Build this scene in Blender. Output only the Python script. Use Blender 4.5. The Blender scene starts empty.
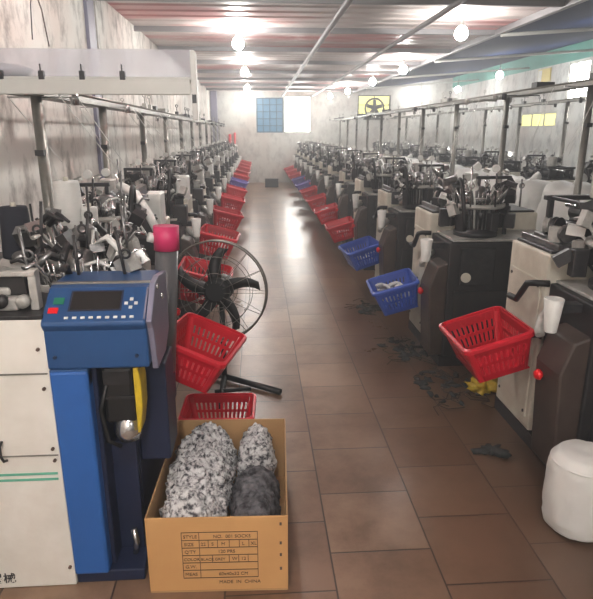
import bpy, bmesh, math, random
from mathutils import Vector, Matrix, Euler, noise
PI = math.pi
R = math.radians
SC = bpy.context.scene
C = SC.collection

# ------------------------------------------------------------------ materials
def lin(c):
    return tuple((x/12.92 if x <= 0.04045 else ((x+0.055)/1.055)**2.4) for x in c)
def rgb(r, g, b):
    return lin((r/255, g/255, b/255)) + (1,)
def nodes(name):
    m = bpy.data.materials.new(name); m.use_nodes = True
    nt = m.node_tree
    return m, nt, nt.nodes['Principled BSDF']
def mat(name, col, rough=0.5, metal=0.0, var=0.0, scale=12.0, col2=None, bump=0.0, trans=0.0, alpha=1.0, spec=0.5, stretch=(1,1,1), lo=.38, hi=.66):
    m, nt, b = nodes(name)
    b.inputs['Base Color'].default_value = col
    b.inputs['Roughness'].default_value = rough
    b.inputs['Metallic'].default_value = metal
    b.inputs['Specular IOR Level'].default_value = spec
    b.inputs['Transmission Weight'].default_value = trans
    b.inputs['Alpha'].default_value = alpha
    if var > 0 or bump > 0:
        tc = nt.nodes.new('ShaderNodeTexCoord'); mp = nt.nodes.new('ShaderNodeMapping')
        mp.inputs['Scale'].default_value = stretch
        ns = nt.nodes.new('ShaderNodeTexNoise'); ns.inputs['Scale'].default_value = scale
        ns.inputs['Detail'].default_value = 6; ns.inputs['Roughness'].default_value = .65
        nt.links.new(tc.outputs['Object'], mp.inputs['Vector']); nt.links.new(mp.outputs['Vector'], ns.inputs['Vector'])
        if var > 0:
            rp = nt.nodes.new('ShaderNodeValToRGB')
            rp.color_ramp.elements[0].position = lo; rp.color_ramp.elements[1].position = hi
            c2 = col2 or tuple(x*0.5 for x in col[:3]) + (1,)
            c2 = tuple(col[i]*(1-var)+c2[i]*var for i in range(3)) + (1,)
            rp.color_ramp.elements[0].color = c2; rp.color_ramp.elements[1].color = col
            nt.links.new(ns.outputs['Fac'], rp.inputs['Fac']); nt.links.new(rp.outputs['Color'], b.inputs['Base Color'])
        if bump > 0:
            bp = nt.nodes.new('ShaderNodeBump'); bp.inputs['Strength'].default_value = bump; bp.inputs['Distance'].default_value = .02
            nt.links.new(ns.outputs['Fac'], bp.inputs['Height']); nt.links.new(bp.outputs['Normal'], b.inputs['Normal'])
    return m
def glow(name, col, strength):
    m, nt, b = nodes(name)
    b.inputs['Base Color'].default_value = col
    b.inputs['Emission Color'].default_value = col; b.inputs['Emission Strength'].default_value = strength
    return m

M = {}
M['white'] = mat('white paint', rgb(234,232,224), .45, var=.3, scale=5, col2=rgb(188,180,164))
M['white_clean'] = mat('white plastic', rgb(228,228,224), .4, var=.2, scale=20, col2=rgb(180,178,170))
M['cream'] = mat('cream cabinet paint', rgb(216,212,198), .5, var=.5, scale=4, col2=rgb(160,150,132), bump=.04)
M['black'] = mat('black metal paint', rgb(30,30,33), .42, var=.4, scale=9, col2=rgb(62,58,56))
M['dkgrey'] = mat('dark grey metal', rgb(66,66,68), .4, .5, var=.5, scale=18, col2=rgb(28,28,30))
M['grey'] = mat('machined steel', rgb(150,150,150), .32, .85, var=.4, scale=22, col2=rgb(82,80,78))
M['ltgrey'] = mat('grey white casting', rgb(192,191,186), .42, .15, var=.5, scale=16, col2=rgb(110,106,98))
M['chrome'] = mat('polished steel', rgb(205,205,205), .2, .9)
M['post'] = mat('post steel', rgb(140,138,132), .4, .5, var=.5, scale=8, col2=rgb(92,88,80))
M['brown'] = mat('dark brown cover paint', rgb(58,48,44), .45, var=.4, scale=6, col2=rgb(86,74,66))
M['rubber'] = mat('black rubber', rgb(20,20,21), .5)
M['blue'] = mat('blue machine paint', rgb(44,98,172), .42, var=.2, scale=5, col2=rgb(30,64,112))
M['dkblue'] = mat('dark blue console paint', rgb(34,76,126), .38, var=.2, scale=6, col2=rgb(22,46,78))
M['navy'] = mat('navy machine paint', rgb(24,36,66), .5, var=.3, scale=5, col2=rgb(14,20,38))
M['lilac'] = mat('grey lilac side plate', rgb(128,126,146), .45, var=.2, scale=8)
M['screen'] = mat('unlit display glass', rgb(38,36,36), .18)
M['red_p'] = mat('red plastic', rgb(205,24,44), .32, var=.15, scale=10)
M['red_p2'] = mat('faded red plastic', rgb(216,58,66), .4, var=.15, scale=10)
M['blue_p'] = mat('blue plastic', rgb(62,92,186), .35, var=.15, scale=10)
M['purple_p'] = mat('violet blue plastic', rgb(112,98,178), .38, var=.15, scale=10)
M['red_btn'] = mat('red button plastic', rgb(226,26,34), .3)
M['green_btn'] = mat('green button plastic', rgb(32,120,90), .35)
M['yellow'] = mat('yellow paint', rgb(214,184,40), .45, var=.4, scale=20, col2=rgb(120,100,40))
M['pink'] = mat('pink band plastic', rgb(206,52,104), .45)
M['tube'] = mat('dark grey tube plastic', rgb(92,92,94), .3, var=.2, scale=6)
M['navycone'] = mat('navy black yarn', rgb(40,42,52), .85, var=.3, scale=60, stretch=(1,1,6))
M['greycone'] = mat('grey yarn', rgb(150,148,142), .9, var=.3, scale=60, stretch=(1,1,6))
M['whitecone'] = mat('white yarn', rgb(222,222,218), .9, var=.2, scale=40, col2=rgb(180,178,172), stretch=(1,1,6))
M['sack'] = mat('woven white sack', rgb(226,226,222), .55, var=.25, scale=6, col2=rgb(176,176,174), bump=.12)
M['sock'] = mat('white sock knit', rgb(214,212,212), .95, var=.4, scale=40, col2=rgb(140,138,142), bump=.3)
M['greysock'] = mat('dark grey sock knit', rgb(96,96,100), .95, var=.6, scale=40, col2=rgb(46,46,50), bump=.3)
M['marl'] = mat('grey marl knit', rgb(222,222,222), .95, var=1, scale=48, col2=rgb(60,60,66), bump=.6, lo=.39, hi=.55)
M['marl_dk'] = mat('dark grey marl knit', rgb(120,120,124), .95, var=1, scale=26, col2=rgb(40,40,44), bump=.6)
M['card'] = mat('corrugated cardboard', rgb(206,160,104), .75, var=.25, scale=4, col2=rgb(176,128,78), stretch=(1,1,1))
M['card_in'] = mat('inner cardboard', rgb(186,148,102), .8, var=.25, scale=4)
M['ink'] = mat('dark print ink', rgb(66,44,32), .7)
M['greenline'] = mat('green painted line', rgb(96,176,150), .5)
M['acrylic'] = mat('clear acrylic sheet', rgb(232,234,244), .12, trans=.82, alpha=.75)
M['tray'] = mat('white tray board', rgb(222,222,216), .35, var=.2, scale=4)
M['lintm'] = mat('dark lint', rgb(36,36,36), .95, var=.6, scale=60, col2=rgb(66,70,68))
M['wirem'] = mat('galvanised wire', rgb(128,124,118), .4, .6)
M['bulb'] = glow('lit lamp glass', (1.0,.97,.93,1), 230)
M['bulbbase'] = mat('lamp cap plastic', rgb(225,225,222), .4)
M['cord'] = mat('lamp cord', rgb(70,66,64), .6)
M['purlin'] = mat('grey steel purlin', rgb(146,143,145), .5, .1, var=.3, scale=4)
M['winframe'] = mat('window frame metal', rgb(190,190,184), .5)
M['teal'] = mat('teal painted band', rgb(86,164,150), .6, var=.3, scale=2)
M['tarp'] = mat('dark blue roof sheet', rgb(20,34,66), .9, var=.4, scale=1.2, col2=rgb(36,52,84), spec=.05)
M['brownnote'] = mat('rust brown', rgb(84,66,56), .7)
M['led'] = glow('green status lamp', (.1,.9,.35,1), 2.5)
M['yarnthread'] = mat('white thread', rgb(225,225,222), .8)

def mat_floor():
    m, nt, b = nodes('terracotta tiles'); L = nt.links.new
    tc = nt.nodes.new('ShaderNodeTexCoord'); sp = nt.nodes.new('ShaderNodeSeparateXYZ'); cb = nt.nodes.new('ShaderNodeCombineXYZ')
    L(tc.outputs['Object'], sp.inputs['Vector'])
    ax = nt.nodes.new('ShaderNodeMath'); ax.operation = 'ADD'; ax.inputs[1].default_value = -.262 + .41*20
    ay = nt.nodes.new('ShaderNodeMath'); ay.operation = 'ADD'; ay.inputs[1].default_value = -2.88 + .39*20.0
    L(sp.outputs['X'], ax.inputs[0]); L(sp.outputs['Y'], ay.inputs[0])
    L(ay.outputs[0], cb.inputs['X']); L(ax.outputs[0], cb.inputs['Y'])
    br = nt.nodes.new('ShaderNodeTexBrick')
    br.offset = .5; br.offset_frequency = 2; br.squash = 1
    br.inputs['Scale'].default_value = 1
    br.inputs['Brick Width'].default_value = .39; br.inputs['Row Height'].default_value = .41
    br.inputs['Mortar Size'].default_value = .004; br.inputs['Mortar Smooth'].default_value = .3; br.inputs['Bias'].default_value = 0
    br.inputs['Color1'].default_value = rgb(150,124,102); br.inputs['Color2'].default_value = rgb(122,95,75); br.inputs['Mortar'].default_value = rgb(62,48,42)
    L(cb.outputs[0], br.inputs['Vector'])
    ns = nt.nodes.new('ShaderNodeTexNoise'); ns.inputs['Scale'].default_value = 1.6; ns.inputs['Detail'].default_value = 8; ns.inputs['Roughness'].default_value = .7
    L(tc.outputs['Object'], ns.inputs['Vector'])
    rp = nt.nodes.new('ShaderNodeValToRGB'); rp.color_ramp.elements[0].position = .38; rp.color_ramp.elements[1].position = .58
    rp.color_ramp.elements[0].color = (.42,.36,.32,1); rp.color_ramp.elements[1].color = (1,1,1,1)
    L(ns.outputs['Fac'], rp.inputs['Fac'])
    mx = nt.nodes.new('ShaderNodeMix'); mx.data_type = 'RGBA'; mx.blend_type = 'MULTIPLY'; mx.inputs['Factor'].default_value = .8
    L(br.outputs['Color'], mx.inputs['A']); L(rp.outputs['Color'], mx.inputs['B'])
    # tiles blend to dark brown towards the right-hand machines, edge broken by noise
    wx = nt.nodes.new('ShaderNodeMapRange'); wx.inputs['From Min'].default_value = .45; wx.inputs['From Max'].default_value = 1.35
    wn = nt.nodes.new('ShaderNodeMath'); wn.operation = 'MULTIPLY_ADD'; wn.inputs[1].default_value = .9; 
    L(ns.outputs['Fac'], wn.inputs[0]); 
    xs = nt.nodes.new('ShaderNodeMath'); xs.operation = 'ADD'; xs.inputs[1].default_value = -.45
    L(sp.outputs['X'], xs.inputs[0]); L(xs.outputs[0], wn.inputs[2]); L(wn.outputs[0], wx.inputs['Value'])
    brown_mix = nt.nodes.new('ShaderNodeMix'); brown_mix.data_type = 'RGBA'; brown_mix.inputs['B'].default_value = rgb(72,54,42)
    df = nt.nodes.new('ShaderNodeMath'); df.operation = 'MULTIPLY'; df.inputs[1].default_value = .85
    L(wx.outputs['Result'], df.inputs[0]); L(df.outputs[0], brown_mix.inputs['Factor']); L(mx.outputs['Result'], brown_mix.inputs['A'])
    L(brown_mix.outputs['Result'], b.inputs['Base Color'])
    rr = nt.nodes.new('ShaderNodeMapRange'); rr.inputs['To Min'].default_value = .20; rr.inputs['To Max'].default_value = .42
    L(ns.outputs['Fac'], rr.inputs['Value']); L(rr.outputs['Result'], b.inputs['Roughness'])
    bp = nt.nodes.new('ShaderNodeBump'); bp.inputs['Strength'].default_value = .35; bp.inputs['Distance'].default_value = .004; bp.invert = True
    L(br.outputs['Fac'], bp.inputs['Height']); L(bp.outputs['Normal'], b.inputs['Normal'])
    return m
def mat_wall(name, base, dark, low=None, streak=1.0):
    m, nt, b = nodes(name); L = nt.links.new
    tc = nt.nodes.new('ShaderNodeTexCoord'); mp = nt.nodes.new('ShaderNodeMapping'); mp.inputs['Scale'].default_value = (3,3,1.9)
    n1 = nt.nodes.new('ShaderNodeTexNoise'); n1.inputs['Scale'].default_value = 1.6; n1.inputs['Detail'].default_value = 8; n1.inputs['Roughness'].default_value = .7
    n2 = nt.nodes.new('ShaderNodeTexNoise'); n2.inputs['Scale'].default_value = 1.1; n2.inputs['Detail'].default_value = 6
    L(tc.outputs['Object'], mp.inputs['Vector']); L(mp.outputs['Vector'], n1.inputs['Vector']); L(tc.outputs['Object'], n2.inputs['Vector'])
    r1 = nt.nodes.new('ShaderNodeValToRGB'); r1.color_ramp.elements[0].position = .34; r1.color_ramp.elements[1].position = .52
    r1.color_ramp.elements[0].color = dark; r1.color_ramp.elements[1].color = base
    L(n1.outputs['Fac'], r1.inputs['Fac'])
    r2 = nt.nodes.new('ShaderNodeValToRGB'); r2.color_ramp.elements[0].position = .4; r2.color_ramp.elements[1].position = .68
    r2.color_ramp.elements[0].color = (1,1,1,1); r2.color_ramp.elements[1].color = low or (.86,.78,.76,1)
    L(n2.outputs['Fac'], r2.inputs['Fac'])
    mx = nt.nodes.new('ShaderNodeMix'); mx.data_type = 'RGBA'; mx.blend_type = 'MULTIPLY'; mx.inputs['Factor'].default_value = streak
    L(r1.outputs['Color'], mx.inputs['A']); L(r2.outputs['Color'], mx.inputs['B'])
    L(mx.outputs['Result'], b.inputs['Base Color'])
    b.inputs['Roughness'].default_value = .75
    bp = nt.nodes.new('ShaderNodeBump'); bp.inputs['Strength'].default_value = .2; bp.inputs['Distance'].default_value = .02
    L(n1.outputs['Fac'], bp.inputs['Height']); L(bp.outputs['Normal'], b.inputs['Normal'])
    return m
def mat_ceiling():
    m, nt, b = nodes('painted ceiling sheet'); L = nt.links.new
    tc = nt.nodes.new('ShaderNodeTexCoord'); mp = nt.nodes.new('ShaderNodeMapping'); mp.inputs['Scale'].default_value = (.35,.75,1); mp.inputs['Location'].default_value = (.25,1.35,0)
    n1 = nt.nodes.new('ShaderNodeTexNoise'); n1.inputs['Scale'].default_value = 1.0; n1.inputs['Detail'].default_value = 3
    L(tc.outputs['Object'], mp.inputs['Vector']); L(mp.outputs['Vector'], n1.inputs['Vector'])
    r1 = nt.nodes.new('ShaderNodeValToRGB')
    e = r1.color_ramp.elements; e[0].position = .42; e[1].position = .62
    e[0].color = rgb(214,204,200); e[1].color = rgb(206,140,138)
    x = e.new(.53); x.color = rgb(212,196,192)
    L(n1.outputs['Fac'], r1.inputs['Fac'])
    L(r1.outputs['Color'], b.inputs['Base Color'])
    b.inputs['Roughness'].default_value = .42
    return m
M['floor'] = mat_floor()
M['wall_l'] = mat_wall('dirty whitewash', rgb(228,226,220), rgb(150,146,140))
M['wall_e'] = mat_wall('end whitewash', rgb(206,207,202), rgb(176,176,172))
M['wall_r'] = mat_wall('right whitewash', rgb(212,214,210), rgb(170,172,170))
M['ceil'] = mat_ceiling()

# ------------------------------------------------------------------ mesh builder
class MB:
    def __init__(s): s.v = []; s.f = []; s.sm = []
    def add(s, vs, fs, smooth=False):
        o = len(s.v); s.v += [Vector(p) for p in vs]
        for f in fs: s.f.append([i+o for i in f]); s.sm.append(smooth)
        return s
    def box(s, x0, x1, y0, y1, z0, z1):
        return s.add([(x0,y0,z0),(x1,y0,z0),(x1,y1,z0),(x0,y1,z0),(x0,y0,z1),(x1,y0,z1),(x1,y1,z1),(x0,y1,z1)],
              [(0,3,2,1),(4,5,6,7),(0,1,5,4),(1,2,6,5),(2,3,7,6),(3,0,4,7)])
    def obox(s, c, size, rot=(0,0,0)):
        m = Euler(rot).to_matrix(); c = Vector(c); hx,hy,hz = [q/2 for q in size]
        vs = [c + m @ Vector(p) for p in [(-hx,-hy,-hz),(hx,-hy,-hz),(hx,hy,-hz),(-hx,hy,-hz),(-hx,-hy,hz),(hx,-hy,hz),(hx,hy,hz),(-hx,hy,hz)]]
        return s.add(vs, [(0,3,2,1),(4,5,6,7),(0,1,5,4),(1,2,6,5),(2,3,7,6),(3,0,4,7)])
    def frame(s, d):
        d = d.normalized(); a = Vector((0,0,1)) if abs(d.z) < .9 else Vector((1,0,0))
        u = d.cross(a).normalized(); return u, d.cross(u).normalized()
    def tube(s, pts, r, n=8, caps=True, flat=1.0):
        pts = [Vector(p) for p in pts]; k = len(pts)
        rs = r if isinstance(r, (list,tuple)) else [r]*k
        vs = []; u = None
        for i, p in enumerate(pts):
            d = (pts[min(i+1,k-1)] - pts[max(i-1,0)])
            if u is None: u, w = s.frame(d)
            else:
                d.normalize(); u = (u - d*u.dot(d))
                if u.length < 1e-6: u, w = s.frame(d)
                u.normalize(); w = d.cross(u).normalized()
            for j in range(n):
                a = 2*PI*j/n; vs.append(p + u*(math.cos(a)*rs[i]) + w*(math.sin(a)*rs[i]*flat))
        fs = [(i*n+j, i*n+(j+1)%n, (i+1)*n+(j+1)%n, (i+1)*n+j) for i in range(k-1) for j in range(n)]
        s.add(vs, fs, True)
        if caps:
            o = len(s.v) - len(vs)
            s.f.append([o+j for j in range(n)][::-1]); s.sm.append(False)
            s.f.append([o+(k-1)*n+j for j in range(n)]); s.sm.append(False)
        return s
    def cyl(s, a, b, r, n=16): return s.tube([a,b], r, n)
    def lathe(s, prof, c=(0,0,0), n=24, rot=None, smooth=True):
        c = Vector(c); m = Euler(rot).to_matrix() if rot else Matrix.Identity(3)
        vs = [c + m @ Vector((max(r,1e-4)*math.cos(2*PI*j/n), max(r,1e-4)*math.sin(2*PI*j/n), z)) for r, z in prof for j in range(n)]
        fs = [(i*n+j, i*n+(j+1)%n, (i+1)*n+(j+1)%n, (i+1)*n+j) for i in range(len(prof)-1) for j in range(n)]
        return s.add(vs, fs, smooth)
    def prism(s, poly, axis, a, b):
        n = len(poly)
        def P(q, t): return {'x': (t,q[0],q[1]), 'y': (q[0],t,q[1]), 'z': (q[0],q[1],t)}[axis]
        vs = [P(q,a) for q in poly] + [P(q,b) for q in poly]
        fs = [tuple(range(n))[::-1], tuple(range(n,2*n))] + [(i,(i+1)%n,n+(i+1)%n,n+i) for i in range(n)]
        return s.add(vs, fs)
    def ring(s, c, rad, r, n=24, k=6, rot=None, a0=0, a1=2*PI):
        c = Vector(c); m = Euler(rot).to_matrix() if rot else Matrix.Identity(3)
        full = abs(a1-a0-2*PI) < 1e-6; cnt = n if full else n+1
        pts = [c + m @ Vector((rad*math.cos(a0+(a1-a0)*i/n), rad*math.sin(a0+(a1-a0)*i/n), 0)) for i in range(cnt)]
        if not full: return s.tube(pts, r, k)
        vs = []
        for i in range(n):
            a = 2*PI*i/n
            for j in range(k):
                t = 2*PI*j/k; q = rad + r*math.cos(t)
                vs.append(c + m @ Vector((q*math.cos(a), q*math.sin(a), r*math.sin(t))))
        fs = [(i*k+j, ((i+1)%n)*k+j, ((i+1)%n)*k+(j+1)%k, i*k+(j+1)%k) for i in range(n) for j in range(k)]
        return s.add(vs, fs, True)
    def blob(s, c, rx, ry, rz, amp=.1, freq=6, seed=0, nu=24, nv=14, power=1.0, zmin=None):
        c = Vector(c); vs = []
        def sp(t): return math.copysign(abs(t)**power, t)
        for i in range(nv+1):
            ph = PI*i/nv
            for j in range(nu):
                th = 2*PI*j/nu
                d = Vector((sp(math.sin(ph))*sp(math.cos(th)), sp(math.sin(ph))*sp(math.sin(th)), -sp(math.cos(ph))))
                p = Vector((d.x*rx, d.y*ry, d.z*rz))
                k = 1 + amp*noise.noise(p*freq + Vector((seed*3.1, seed*1.7, seed)))+ amp*.5*noise.noise(p*freq*2.7 + Vector((seed*2.1, 4, seed)))
                q = c + p*k
                if zmin is not None and q.z < zmin: q.z = zmin
                vs.append(q)
        fs = [(i*nu+j, i*nu+(j+1)%nu, (i+1)*nu+(j+1)%nu, (i+1)*nu+j) for i in range(nv) for j in range(nu)]
        return s.add(vs, fs, True)
    def build(s, name, m, parent=None, sx=1, bev=0, off=(0,0,0)):
        me = bpy.data.meshes.new(name)
        o = Vector(off)
        me.from_pydata([((p.x)*sx - o.x, p.y - o.y, p.z - o.z) for p in s.v], [], s.f)
        me.polygons.foreach_set('use_smooth', s.sm)
        bm = bmesh.new(); bm.from_mesh(me)
        bmesh.ops.remove_doubles(bm, verts=bm.verts, dist=1e-5)
        bmesh.ops.recalc_face_normals(bm, faces=bm.faces)
        bm.to_mesh(me); bm.free()
        me.materials.append(M[m] if isinstance(m, str) else m)
        ob = bpy.data.objects.new(name, me); C.objects.link(ob)
        ob.location = off
        if parent: ob.parent = parent
        if bev:
            b = ob.modifiers.new('edge', 'BEVEL'); b.width = bev; b.segments = 2; b.limit_method = 'ANGLE'; b.angle_limit = R(40)
        return ob
def box(*a): return MB().box(*a)
def tag(o, label, cat, group=None, kind=None):
    o['label'] = label; o['category'] = cat
    if group: o['group'] = group
    if kind: o['kind'] = kind
    return o
def empty(name, loc, rz=0):
    o = bpy.data.objects.new(name, None); C.objects.link(o); o.location = loc; o.rotation_euler = (0,0,rz)
    o.empty_display_size = .1
    return o
def copy_tree(o, parent=None):
    c = o.copy(); C.objects.link(c)
    if parent: c.parent = parent
    for ch in list(o.children): copy_tree(ch, c)
    return c
def struct(o): o['kind'] = 'structure'; return o
def text_mesh(body, size, name, m, parent, loc, rot, align='LEFT', depth=.0004, fat=0.0):
    cu = bpy.data.curves.new(name, 'FONT'); cu.body = body; cu.size = size; cu.extrude = depth; cu.align_x = align; cu.offset = fat
    t = bpy.data.objects.new(name+'_tmp', cu); C.objects.link(t)
    dg = bpy.context.evaluated_depsgraph_get(); me = bpy.data.meshes.new_from_object(t.evaluated_get(dg))
    bpy.data.objects.remove(t); me.name = name
    me.materials.clear(); me.materials.append(M[m])
    o = bpy.data.objects.new(name, me); C.objects.link(o); o.parent = parent; o.location = loc; o.rotation_euler = rot
    return o
ORD = ['first','second','third','fourth','fifth','sixth','seventh','eighth','ninth','tenth','eleventh','twelfth','thirteenth']

# ------------------------------------------------------------------ setting
XL, XR, Y0, Y1, ZC = -1.47, 6.4, -3.6, 19.5, 2.86
XB = 3.06
struct(box(XL-.1, XR+.1, Y0-.1, Y1+.1, -.12, 0).build('floor', 'floor'))
# ceiling: ribbed sheet, ribs across the aisle
cm = MB(); prof = []
y = Y0
while y < Y1+.05:
    prof += [(y, ZC), (y+.17, ZC), (y+.20, ZC+.014), (y+.26, ZC+.014)]; y += .29
vs = []; fs = []
for (yy, zz) in prof: vs += [(XL-.1, yy, zz), (XB, yy, zz)]
for i in range(len(prof)-1): fs.append((2*i, 2*i+1, 2*i+3, 2*i+2))
cm.add(vs, fs); top = len(cm.v)
ce = struct(cm.build('ceiling', 'ceil'))
so = ce.modifiers.new('thick', 'SOLIDIFY'); so.thickness = .05; so.offset = 1
struct(MB().prism([(XB+.036,ZC+.0),(XR+.1,ZC+.47),(XR+.1,ZC+.55),(XB+.036,ZC+.10)], 'y', Y0, Y1+.05).build('ceiling_right', 'tarp'))
struct(box(XL-.12, XL, Y0, 5.55, 0, ZC).build('wall_left', 'wall_l'))
struct(box(XL-.12, XL, 5.95, Y1+.1, 0, ZC).build('wall_left_far', 'wall_l'))
struct(box(XL-.12, XL+.03, 5.55, 5.78, 0, ZC).build('trim_1', M['lilac'], bev=.005))
struct(box(XL-.2, XL-.06, 5.78, 5.95, 0, ZC).build('trim_2', M['dkgrey']))
struct(box(XL+.02, XL+.22, Y1-.25, Y1-.02, 0, ZC).build('trim_3', M['lilac'], bev=.01))
# end wall with a dark window, a bright window, and a fan-light window to the right
wins = [(-.01,.86,1.6,2.68), (.89,1.76,1.6,2.73), (3.29,4.37,2.16,2.77)]
ew = MB()
def wall_rects(x0, x1, z0, z1, holes):
    xs = sorted({x0,x1} | {h[0] for h in holes} | {h[1] for h in holes}); out = []
    for a, b in zip(xs, xs[1:]):
        hs = [h for h in holes if h[0] <= a+1e-6 and h[1] >= b-1e-6]
        if not hs: out.append((a,b,z0,z1))
        else:
            h = hs[0]; out.append((a,b,z0,h[2])); out.append((a,b,h[3],z1))
    return out
for a,b,c,d in wall_rects(XL-.1, XR+.1, 0, ZC+.5, wins): ew.box(a,b,Y1,Y1+.14,c,d)
struct(ew.build('wall_end', 'wall_e'))
struct(box(XL-.1, XR+.1, Y0-.12, Y0, 0, ZC+.5).build('wall_back', 'wall_r'))
def window(name, x0,x1,z0,z1, pane_m, nx, nz, fm='winframe', y=Y1):
    f = MB(); t = .035
    f.box(x0,x1,y+.01,y+.07,z0,z0+t).box(x0,x1,y+.01,y+.07,z1-t,z1).box(x0,x0+t,y+.01,y+.07,z0+t,z1-t).box(x1-t,x1,y+.01,y+.07,z0+t,z1-t)
    for i in range(1,nx): xx = x0+(x1-x0)*i/nx; f.box(xx-.012,xx+.012,y+.02,y+.06,z0+t,z1-t)
    for i in range(1,nz): zz = z0+(z1-z0)*i/nz; f.box(x0+t,x1-t,y+.021,y+.059,zz-.01,zz+.01)
    o = struct(f.build(name, fm))
    box(x0+t*.5,x1-t*.5,y+.075,y+.085,z0+t*.5,z1-t*.5).build('pane', pane_m, o)
    return o
M['winblue'] = glow('dim blue grey window glass', rgb(84,122,146), .55)
M['winbright'] = glow('bright daylight window', (1,.985,.94,1), 18)
M['winyellow'] = glow('yellow lit glass', rgb(232,226,150), 1.0)
M['bluefr'] = mat('blue grey window bars', rgb(70,96,116), .5)
window('window_1', *wins[0], 'winblue', 4, 5, 'bluefr')
window('window_2', *wins[1], 'winbright', 1, 1)
w3 = window('window_3', *wins[2], 'winyellow', 2, 2, 'black')
ef = empty('exhaust_fan', (3.83, Y1-.06, 2.36))
f = MB().ring((0,0,0), .3, .03, 32, 8, (PI/2,0,0)); f.build('ring_frame', 'black', ef)
for k in range(5):
    a = 2*PI*k/5+.3; b = MB().obox((.14*math.cos(a), 0, .14*math.sin(a)), (.24,.02,.11), (R(20),-a,0)); b.build('blade', 'black', ef)
MB().cyl((0,-.06,0),(0,.06,0),.06).build('hub', 'black', ef)
MB().box(-.34,.34,-.02,.07,-.36,-.30).build('mount_bar', 'black', ef)
tag(ef, 'black exhaust fan in front of the yellow lit window on the end wall', 'fan')
# right wall
rw = [(11.4,12.2,2.25,2.98), (12.5,14.3,1.72,2.05)]
rm = MB()
for a,b,c,d in wall_rects(Y0, Y1, 0, 3.0, rw): rm.box(XR,XR+.12,a,b,c,d)
struct(rm.build('wall_right', 'wall_r'))
struct(box(XR-.01, XR+.12, Y0, Y1, 3.0, 3.36).build('trim_4', 'teal'))
for i, (a,b,c,d) in enumerate(rw):
    fr = MB(); t=.04
    fr.box(XR+.02,XR+.07,a,b,c,c+t).box(XR+.02,XR+.07,a,b,d-t,d).box(XR+.02,XR+.07,a,a+t,c+t,d-t).box(XR+.02,XR+.07,b-t,b,c+t,d-t)
    for q in (1,2): yy=a+(b-a)*q/3; fr.box(XR+.03,XR+.06,yy-.012,yy+.012,c+t,d-t)
    o = struct(fr.build('window_%d'%(4+i), 'winframe'))
    box(XR+.075,XR+.085,a+.02,b-.02,c+.02,d-.02).build('pane', 'winbright' if i==0 else 'winyellow', o)
# yellow notice on the right wall
nb = empty('notice_sign', (XR-.015, 13.2, 2.8)); tag(nb, 'small yellow and white notice board high on the far right wall', 'sign')
box(-.012,.012,-.28,.28,-.12,.16).build('board', mat('yellow notice', rgb(226,206,120), .6), nb)
box(-.018,-.011,.10,.26,-.10,.14).build('white_sheet', 'white_clean', nb)
# roof steel
n = 0
y = 1.1
for i in range(13):
    yy = -2.6 + 1.72*i
    o = struct(box(XL, XB, yy, yy+.05, ZC-.06, ZC-.002).build('trim_%d'%(10+i), 'purlin'))
for i, (x, z, r) in enumerate([(.83, ZC-.13, .032), (1.82, ZC-.13, .028)]):
    struct(MB().cyl((x,Y0,z),(x,Y1,z),r,10).build('trim_%d'%(30+i), 'purlin'))
struct(box(XB-.035, XB+.035, Y0, Y1, ZC-.07, ZC+.0).build('trim_32', M['purlin'], bev=.01))
for i, yy in enumerate((5.0, 7.6, 10.4, 13.6, 16.8)):
    struct(MB().cyl((XB,yy,ZC-.08),(XR,yy+.4,ZC+.2),.022,8).build('trim_%d'%(33+i), M['winframe']))

# ------------------------------------------------------------------ lamps
def make_lamp():
    t = empty('hanging_bulb', (0,0,0))
    MB().lathe([(0,-.075),(.035,-.07),(.062,-.045),(.07,-.01),(.062,.025),(.04,.055),(.034,.06)], n=16).build('bulb', 'bulb', t)
    MB().lathe([(.035,.058),(.036,.085),(.024,.095),(.024,.13),(0,.131)], n=14).build('socket', 'bulbbase', t)
    MB().tube([(0,0,.125),(0,0,.16),(.002,0,.20)], .006, 6).build('cord', 'cord', t)
    return t
lamp = None
left_l = [(-.21,-2.8),(-.21,-1.9),(-.21,-1.0),(-.21,.4),(-.21,4.0),(-.21,7.6),(-.2,11.1),(-.22,15.0),(-.25,18.6)]  # second and third bulbs are extras, added behind the camera to brighten the foreground
right_l = [(2.25,-1.6),(2.25,6.7),(2.55,10.5),(2.5,13.0),(2.42,16.0),(2.22,18.2)]
far_l = [(4.9,8.0),(4.88,12.0),(5.4,16.0),(5.2,18.9)]
k = 0
for row, side in ((left_l,'over the left side of the aisle'), (right_l,'above the right machine row'), (far_l,'under the dark blue roof on the far right')):
    for i, (x, yy) in enumerate(row):
        z = 2.66 if x < 3 else 2.72
        if lamp is None: lamp = make_lamp(); o = lamp
        else: o = copy_tree(lamp)
        o.location = (x, yy, z)
        # stretch each cord to the ceiling
        for ch in o.children:
            if ch.name.startswith('cord'):
                top = (ZC - z) if x < XB else (ZC + .02 + (x-XB)*.45/(XR+.1-XB) - z)
                ch.location = (0,0,.125); ch.scale = (1,1,1)
                ch.data = MB().tube([(0,0,0),(.004,0,(top-.125)*.5),(0,0,top-.125+.01)], .006, 6).build('tmp','cord').data
                bpy.data.objects.remove(bpy.data.objects['tmp'])
        seen = [q for q in row if q[1] > 5]
        lb_ = 'lit white bulb %s, %s from the camera' % (side, ORD[seen.index((x,yy))]) if yy > 5 else 'lit white bulb %s, %s out of view' % (side, ORD[i])
        tag(o, lb_, 'lamp', 'hanging bulbs in rows')

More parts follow.
